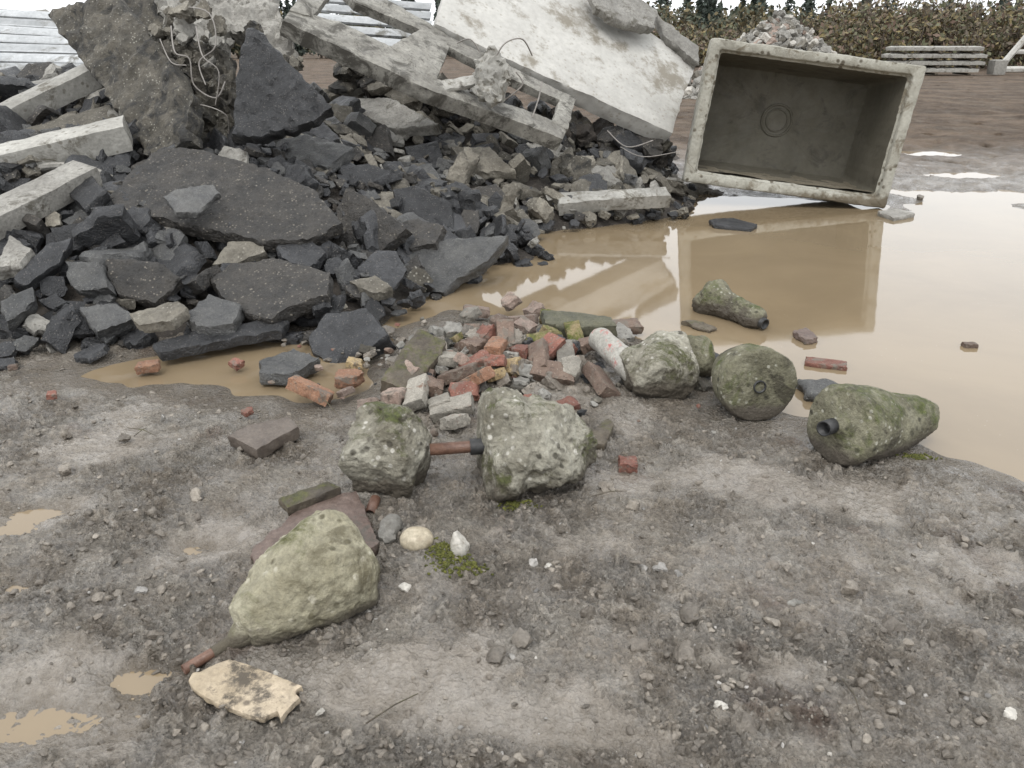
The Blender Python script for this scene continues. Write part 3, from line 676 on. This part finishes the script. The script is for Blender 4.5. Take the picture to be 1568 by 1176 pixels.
d=(p0-p1).normalized(); pipe(mb,p0-d*.02+Vector((-.01,0,.01)),p0+d*.05+Vector((-.01,-.02,.01)),.032,.026,BLACK); mb.obj('concrete_pole_footing',sharp=0)
mb=MB(); p0=W(1080,452,.09); p1=W(1166,494,.045)
footing(mb,p0,p1,[(0,0),(0,.09),(.04,.135),(.15,.145),(.3,.11),(.45,.085),(.7,.07),(.95,.06),(1,.04),(1,0)],MOSSG,.022,8,cuts=8,cr=(.82,.95))
pipe(mb,p1-(p1-p0)*.1,p1+(p1-p0).normalized()*.03,.035,.027,BLACK); mb.obj('concrete_pole_footing',sharp=0)
PAINT=rock('post_concrete_red_paint',(.28,.27,.24),(.38,.365,.33),7,.8,.7,60,.005,island=0,stain=((.36,.05,.045),5,.57))
mb=MB(); footing(mb,W(914,515,.20),W(985,578,.12),[(0,0),(0,.05),(.03,.065),(.5,.068),(1,.066),(1,0)],PAINT,.008,9,60,50); mb.obj('concrete_post',sharp=0)
# ------------------------------------------------------------ bricks
T_BRK=[]
for i in range(8):
    T_BRK.append(slab_mesh([(-.105,-.05),(.105,-.05),(.105,.05),(-.105,.05)],.062,.013,.003,.005,seed=i,bev=.3))
for i in range(10):
    l=random.uniform(-.01,.07); T_BRK.append(slab_mesh([(-.09,-.05),(l,-.05),(l+random.uniform(-.03,.03),.01),(l-.01,.05),(-.09,.05)],.062,.012,.005,.009,seed=i+20,bev=.3))
BL=[(745,520,0),(785,547,0),(850,545,0),(820,567,4),(705,617,0),(722,600,1),(755,503,4),(795,500,3),(728,487,3),(925,597,4),(545,594,1),(482,612,1),
    (788,578,2),(840,520,5),(612,600,3),(636,620,6),(655,605,4),(760,545,1),(728,572,0),(690,560,6),(703,655,6),(880,530,5),(900,548,4),(875,590,6),(832,552,0),
    (690,640,6),(600,625,3),(810,482,3),(770,478,3),(710,500,6),(850,500,5),(865,560,6),(640,580,4),(745,590,2),(700,585,4),(580,630,3),(800,520,3),(775,530,4),(735,540,4),(820,535,5),(660,635,6),(848,585,4),(760,570,0)]
mbs=MB()
for i,(u,v,c_) in enumerate(BL):
    p=L(u,v); T=T_BRK[random.randrange(18)]
    inst(mbs,T,(p.x,p.y,p.z+.06+random.random()*.03),random.uniform(.85,1.05),(random.gauss(0,.4),random.gauss(-.1,.4),1),random.random()*6.28,BR[c_])
for i in range(30):
    x=BM.x+random.gauss(0,.30); y=BM.y+random.gauss(0.04,.25); z=Hs(x,y)
    inst(mbs,T_BRK[random.randrange(18)],(x,y,z+.02),random.uniform(.4,.85),(random.gauss(0,.5),random.gauss(0,.5),1),random.random()*6.28,random.choice([BR[4],BR[6],BR[3],BR[5],ASPH,CONCG,CONCB,SLABM]))
for i in range(80):
    x=BM.x+random.gauss(0,.36); y=BM.y+random.gauss(0.02,.28); z=Hs(x,y)
    inst(mbs,random.choice(T_BIG),(x,y,z+.03),random.uniform(.03,.075),(random.gauss(0,.5),random.gauss(0,.5),1),random.random()*6.28,random.choice([ASPH,CONCG,CONCG,CONCB,SLABM,CLOD,CLOD]))
for i in range(260):
    x=BM.x+random.gauss(0,.5); y=BM.y+random.gauss(-.05,.38); z=Hs(x,y); s=random.uniform(.008,.028)
    inst(mbs,T_PEB[i%20],(x,y,z+.01),s,(0,0,1),i,random.choice([BR[0],BR[4],CLOD,CONCG,CONCB,ASPH]))
mbs.obj('brick_pile',sharp=35)
for (u,v,c_,yaw,sc_) in [(230,560,1,.2,.75),(368,554,0,1.0,.6),(552,558,2,.05,.75),(88,606,0,.4,.45),(383,631,0,.8,.4),(961,705,0,1.5,.7),(867,622,0,.5,.75),(1265,553,0,-.35,.98),(492,565,3,.4,.35),(530,600,3,.9,.5),(25,563,4,.3,.4),(1487,525,4,0,.45)]:
    fl=u>1200; mb=MB(); p=W(u,v,.05 if not fl else .025); inst(mb,T_BRK[8+(u%10)] if sc_<.9 else T_BRK[1],(p.x,p.y,p.z+.02*(not fl)),sc_,(0,0,1) if fl else (random.gauss(0,.2),random.gauss(-.1,.15),1),yaw,BR[c_]); mb.obj('broken_brick' if sc_<.9 else 'brick')
def gs(name,uv,n,z,th,m,**k):
    slab_obj(name,uv,n,W(*cen(uv),z),0,th,m,**k)
gs('mossy_timber_block',[(582,580),(640,503),(682,520),(676,540),(622,596)],(.1,-.35,.9),.18,.09,WOODD,sp=.02,rough=.010)
gs('mossy_timber_block',[(830,474),(880,476),(935,484),(943,497),(880,500),(835,493)],(0,-.2,1),.18,.08,rock('stone_algae',(.06,.06,.042),(.11,.105,.07),9,.8,.8,60,.005,island=0),sp=.02)
gs('mossy_timber_block',[(935,488),(975,486),(985,498),(945,503)],(0,-.2,1),.08,.06,BR[4],sp=.02)
gs('paving_stone',[(350,665),(380,650),(440,637),(457,652),(420,672),(393,688)],(0,-.08,1),.085,.06,STONE,sp=.014,rough=.003,edgej=.005)
gs('timber_offcut',[(872,655),(905,660),(930,640),(941,648),(925,680),(880,672)],(0,-.1,1),.07,.05,WOODD,sp=.014,rough=.003,edgej=.005)
gs('flat_stone_slab',[(385,840),(440,792),(468,762),(545,752),(580,828),(560,846),(470,880),(400,885)],(0,-.05,1),.085,.045,REDST,sp=.014,rough=.006,edgej=.009)
gs('mossy_timber_block',[(427,762),(500,737),(521,744),(440,777)],(0,-.1,1),.13,.04,WOODD,sp=.012,rough=.003,edgej=.004)
WB=rock('plywood_weathered',(.31,.25,.17),(.42,.35,.26),5,.7,.7,80,.004,island=0,stain=((.085,.07,.052),9,.53),hf=.3,pits=((.10,.08,.06),26,.8),sdis=0)
gs('broken_wood_board',[(288,1042),(296,1030),(352,1008),(405,1026),(462,1050),(450,1058),(458,1068),(444,1080),(430,1099),(424,1088),(404,1098),(380,1094),(330,1075),(295,1054)],(.02,-.08,1),.075,.022,WB,sp=.009,rough=.003,edgej=.003)
gs('timber_offcut',[(1215,505),(1235,500),(1252,515),(1235,520)],(0,-.05,1),.04,.04,REDST,sp=.015)
gs('timber_offcut',[(1045,490),(1060,489),(1096,499),(1085,504)],(0,-.05,1),.03,.03,WOODD,sp=.015)
gs('broken_asphalt_slab',[(1085,335),(1120,332),(1160,342),(1150,350),(1095,343)],(0,-.1,1),.05,.06,ASPH,sp=.03)
gs('broken_asphalt_slab',[(1225,580),(1265,578),(1308,597),(1300,606),(1240,602)],(0,-.05,1),.05,.05,ASPHL,sp=.02)
gs('dark_sheet',[(1345,322),(1375,318),(1400,325),(1370,333)],(0,-.05,1),.05,.06,CONCG,sp=.03)
mb=MB()
for (u,v,s,m) in [(1098,545,.06,ASPH),(1070,560,.06,ASPH),(910,560,.07,ASPH),(885,585,.08,ASPH),(845,600,.06,ASPH),(700,510,.09,MOSSC),(1075,580,.08,SLABM),(1390,265,.07,CLOD),(1430,270,.06,CLOD),(1410,300,.05,CLOD)]:
    p=W(u,v,.05); inst(mb,random.choice(T_BIG),p[:],s,(random.uniform(-.3,.3),-.2,1),random.random()*6,m)
mb.obj('broken_asphalt_lumps',sharp=35)
mb=MB(); inst(mb,T_PEB3[2],W(595,812,.06)[:],.055,(0,0,1),.3,CONCG); mb.obj('rough_grey_stone',sharp=40)
V,Fc=ico(4,.06,0,(1.1,.9,.75)); mb=MB(); mb.add(V*.054+np.array(W(638,826,.06)[:]),Fc,COBB); mb.obj('round_cobble',sharp=0)
V,Fc=ico(4,.2,5,(.65,.8,1.25),.05); mb=MB(); mb.add(V*.05+np.array(W(704,838,.06)[:]),Fc,PEBL); mb.obj('pale_stone',sharp=0)
mb=MB()
for i in range(1100):
    a=random.choice([(690,860,.06,.04),(675,845,.03,.03),(720,878,.05,.015),(790,775,.05,.02),(1410,690,.05,.015)])
    p=W(a[0],a[1],.04); x=p.x+random.gauss(0,a[2]*.6); y=p.y+random.gauss(0,a[3]*.7); h=float(ground_h(np.array([x]),np.array([y]))[0][0])
    inst(mb,T_PEB[i%20],(x,y,h+.002),random.uniform(.002,.007),(random.gauss(0,.6),random.gauss(0,.6),1),i,MOSS)
mb.obj('moss_patch',sharp=0)
mb=MB()
for (u,v,u2,v2) in [(195,655,240,668),(560,1108,640,1062),(1290,1040,1320,1100),(905,760,960,752),(205,668,225,655),(480,600,520,640)]:
    a,b=W(u,v,.06),W(u2,v2,.06); tube(mb,[a,a.lerp(b,.5)+Vector((.006,.004,.008)),b],[.0022,.002,.0012],WOODD,6)
mb.obj('twigs',sharp=0)
# ------------------------------------------------------------ background
def leafmat(name,cols):
    m,nt,b=new_mat(name); g=nt.nodes.new('ShaderNodeNewGeometry'); r=nt.nodes.new('ShaderNodeValToRGB')
    e=r.color_ramp; e.interpolation='CONSTANT'
    for i,c in enumerate(cols):
        if i<2: el=e.elements[i]; el.position=i/len(cols)
        else: el=e.elements.new(i/len(cols))
        el.color=(*c,1)
    nt.links.new(g.outputs['Random Per Island'],r.inputs[0]); nt.links.new(r.outputs[0],b.inputs['Base Color']); b.inputs['Roughness'].default_value=.8; return m
BUSH=leafmat('bramble_leaves_hazed',[(.11,.095,.06),(.13,.10,.065),(.16,.13,.065),(.09,.095,.05),(.19,.15,.065),(.14,.095,.07),(.12,.10,.075),(.12,.12,.07)])  # leaf tones lightened so distance haze sits in the colour
WOODL=leafmat('woodland_leaves',[(.06,.07,.045),(.09,.085,.055),(.12,.10,.06),(.07,.08,.055),(.15,.12,.06)])
CONI=leafmat('conifer_needles_hazed',[(.035,.048,.038),(.045,.06,.045),(.055,.068,.052),(.04,.052,.044)])  # needle tones lightened to paint in the far haze
BARK=rock('bark',(.06,.045,.035),(.1,.08,.06),6,.9,.5,30,.02,island=0)
def leaves(C,size,mat,mb):
    n=len(C); a=rng.normal(size=(n,3)); a/=np.linalg.norm(a,axis=1)[:,None]; b=np.cross(a,rng.normal(size=(n,3))); b/=np.linalg.norm(b,axis=1)[:,None]
    s=size*rng.uniform(.5,1.3,(n,1)); V=np.stack([C-a*s,C+b*s*.5,C+a*s,C-b*s*.5],1).reshape(-1,3); i=np.arange(n)*4
    mb.add(V,np.c_[i,i+1,i+2,i+3],mat)
mb=MB(); Cc=[]
for i in range(240):
    x=rng.uniform(2,75); y=rng.uniform(56,72); hgt=rng.uniform(1.6,3.0)+ (1.7 if x>24 else 0); r=rng.uniform(1.2,2.6)
    n=360; d=rng.normal(size=(n,3)); d/=np.linalg.norm(d,axis=1)[:,None]; rad=rng.uniform(.5,1.08,(n,1)); P=d*rad*np.array([r,r,hgt*.62])+np.array([x,y,hgt*.5]); Cc.append(P[P[:,2]>0])
    for k_ in range(3):
        q=Vector((x+rng.uniform(-r,r)*.6,y,0)); tube(mb,[q,q+Vector((rng.normal()*.4,0,hgt*.7)),q+Vector((rng.normal()*1.0,0,hgt*1.25))],[.05,.03,.01],BARK,5)
leaves(np.concatenate(Cc),.2,BUSH,mb); mb.obj('bramble_hedge',sharp=0,smooth=False)
mb=MB(); Cc=[]
for i in range(190):
    x=rng.uniform(-60,190); y=rng.uniform(130,185); H=rng.uniform(7,12.5)*(y/150); tube(mb,[Vector((x,y,0)),Vector((x,y,H))],[.25,.03],BARK,6)
    n=460; t=rng.random(n)**.7; z=H*(1-.92*t); wd=rng.uniform(2.2,3.8); rr_=(.15+wd*t)*(.6+.4*np.sin(z*2.6+i)); an=rng.random(n)*6.28; q=rng.random(n)**.5
    Cc.append(np.c_[x+rr_*q*np.cos(an),y+rr_*q*np.sin(an),z-.3*q+rng.normal(size=n)*.2])
leaves(np.concatenate(Cc),.55,CONI,mb); Cc=[]
for i in range(110):
    x=rng.uniform(-50,160); y=rng.uniform(105,125); H=rng.uniform(4.5,8); r=rng.uniform(2,4); tube(mb,[Vector((x,y,0)),Vector((x,y,H*.8))],[.2,.05],BARK,6)
    n=420; d=rng.normal(size=(n,3)); d/=np.linalg.norm(d,axis=1)[:,None]; P=d*rng.uniform(.4,1.1,(n,1))*np.array([r,r,H*.45])+np.array([x,y,H*.55]); Cc.append(P)
leaves(np.concatenate(Cc),.42,WOODL,mb); mb.obj('distant_tree_line',sharp=0,smooth=False)
mb=MB()
c0=D(1192,60,27)
for i in range(1500):
    x=rng.normal()*1.6; y=rng.normal()*1.6; hh_=2.5*max(0,1-math.hypot(x/3.3,y/4)) 
    if hh_<=0: continue
    s=rng.uniform(.07,.26); q=rng.random()
    inst(mb,T_PEB[i%20] if s<.14 else T_BIG[i%12],(c0.x+x,27+y,hh_*(.92+.16*rng.random())),s,(rng.normal()*.6,rng.normal()*.6-.2,1),rng.random()*6,PEBL if q<.15 else (CONCG if q<.7 else (BR[3] if q<.78 else CONCB)))
gx,gy=np.meshgrid(np.arange(-3.6,3.7,.2),np.arange(-4.2,4.3,.2)); z=2.4*np.maximum(0,1-np.hypot(gx/3.3,gy/4))-.08
nr,nc=gx.shape; i=(np.arange(nr-1)[:,None]*nc+np.arange(nc-1)[None,:]).ravel(); mb.add(np.c_[(gx+c0.x).ravel(),(gy+27).ravel(),z.ravel()],np.c_[i,i+1,i+nc+1,i+nc],CONCB)
mb.obj('concrete_rubble_heap',sharp=35)
mb=MB(); b0=W(1350,117)
for r_ in range(4):
    for k_ in range(3):
        beam(mb,(b0.x+.3+rng.uniform(-.3,.3),b0.y+k_*.6,.35+r_*.38),(b0.x+5.6+rng.uniform(-.4,.4),b0.y+k_*.6,.35+r_*.38),.5,.24,CONCD,sp=.25)
for x in (1.0,3.0,4.9):
    for r_ in range(4): beam(mb,(b0.x+x,b0.y-.3,.16+r_*.38),(b0.x+x,b0.y+1.5,.16+r_*.38),.15,.14,WOODD,sp=.2)
mb.obj('stacked_concrete_planks',sharp=35)
mb=MB(); b1=W(1522,116)
x=b1.x;y=b1.y
tube(mb,[(x,y,.1),(x+1.9,y,2.9)],.18,CONC,6); tube(mb,[(x+3.8,y,.1),(x+1.9,y,2.9)],.18,CONC,6); tube(mb,[(x+.2,y,.35),(x+3.6,y,.35)],.18,CONC,6); tube(mb,[(x+.9,y+.02,1.3),(x+2.9,y+.02,1.3)],.14,CONC,6)
mb.obj('concrete_a_frame',sharp=35)
mb=MB()
beam(mb,(b0.x+6.2,b0.y,.5),(b0.x+6.9,b0.y,.5),.7,.8,CONCG,sp=.2); mb.obj('concrete_block',sharp=35)
# ------------------------------------------------------------ light + camera
w=bpy.data.worlds.new("World"); bpy.context.scene.world=w; w.use_nodes=True; nt=w.node_tree
bg=nt.nodes['Background']; sky=nt.nodes.new('ShaderNodeTexSky'); sky.sky_type='NISHITA'; sky.sun_disc=False
EL,AZ=R(55),R(200)
sky.sun_elevation=EL; sky.sun_rotation=AZ; sky.air_density=1; sky.dust_density=5
hs=nt.nodes.new('ShaderNodeHueSaturation'); hs.inputs['Saturation'].default_value=.12; hs.inputs['Value'].default_value=1.0
nt.links.new(sky.outputs[0],hs.inputs['Color'])
mx=nt.nodes.new('ShaderNodeMix'); mx.data_type='RGBA'; mx.inputs[0].default_value=.7; mx.inputs[7].default_value=(13.6,13.9,14.2,1)
nt.links.new(hs.outputs[0],mx.inputs[6]); nt.links.new(mx.outputs[2],bg.inputs[0]); bg.inputs[1].default_value=.15
sl=bpy.data.lights.new('sun','SUN'); sl.energy=1.1; sl.angle=R(24); sl.color=(1,.97,.92); so=bpy.data.objects.new('sun',sl); bpy.context.scene.collection.objects.link(so)
dv=Vector((math.sin(AZ)*math.cos(EL),math.cos(AZ)*math.cos(EL),math.sin(EL))); so.rotation_euler=dv.to_track_quat('Z','Y').to_euler()
cd=bpy.data.cameras.new('camera'); cd.lens=36*F/1568; cd.sensor_width=36; cd.clip_end=5000; cd.clip_start=.05
co=bpy.data.objects.new('camera',cd); co.location=CAM; co.rotation_euler=(math.pi/2-PIT,0,0); bpy.context.scene.collection.objects.link(co); bpy.context.scene.camera=co
sc=bpy.context.scene; sc.view_settings.view_transform='Standard'; sc.view_settings.look='None'; sc.view_settings.exposure=0
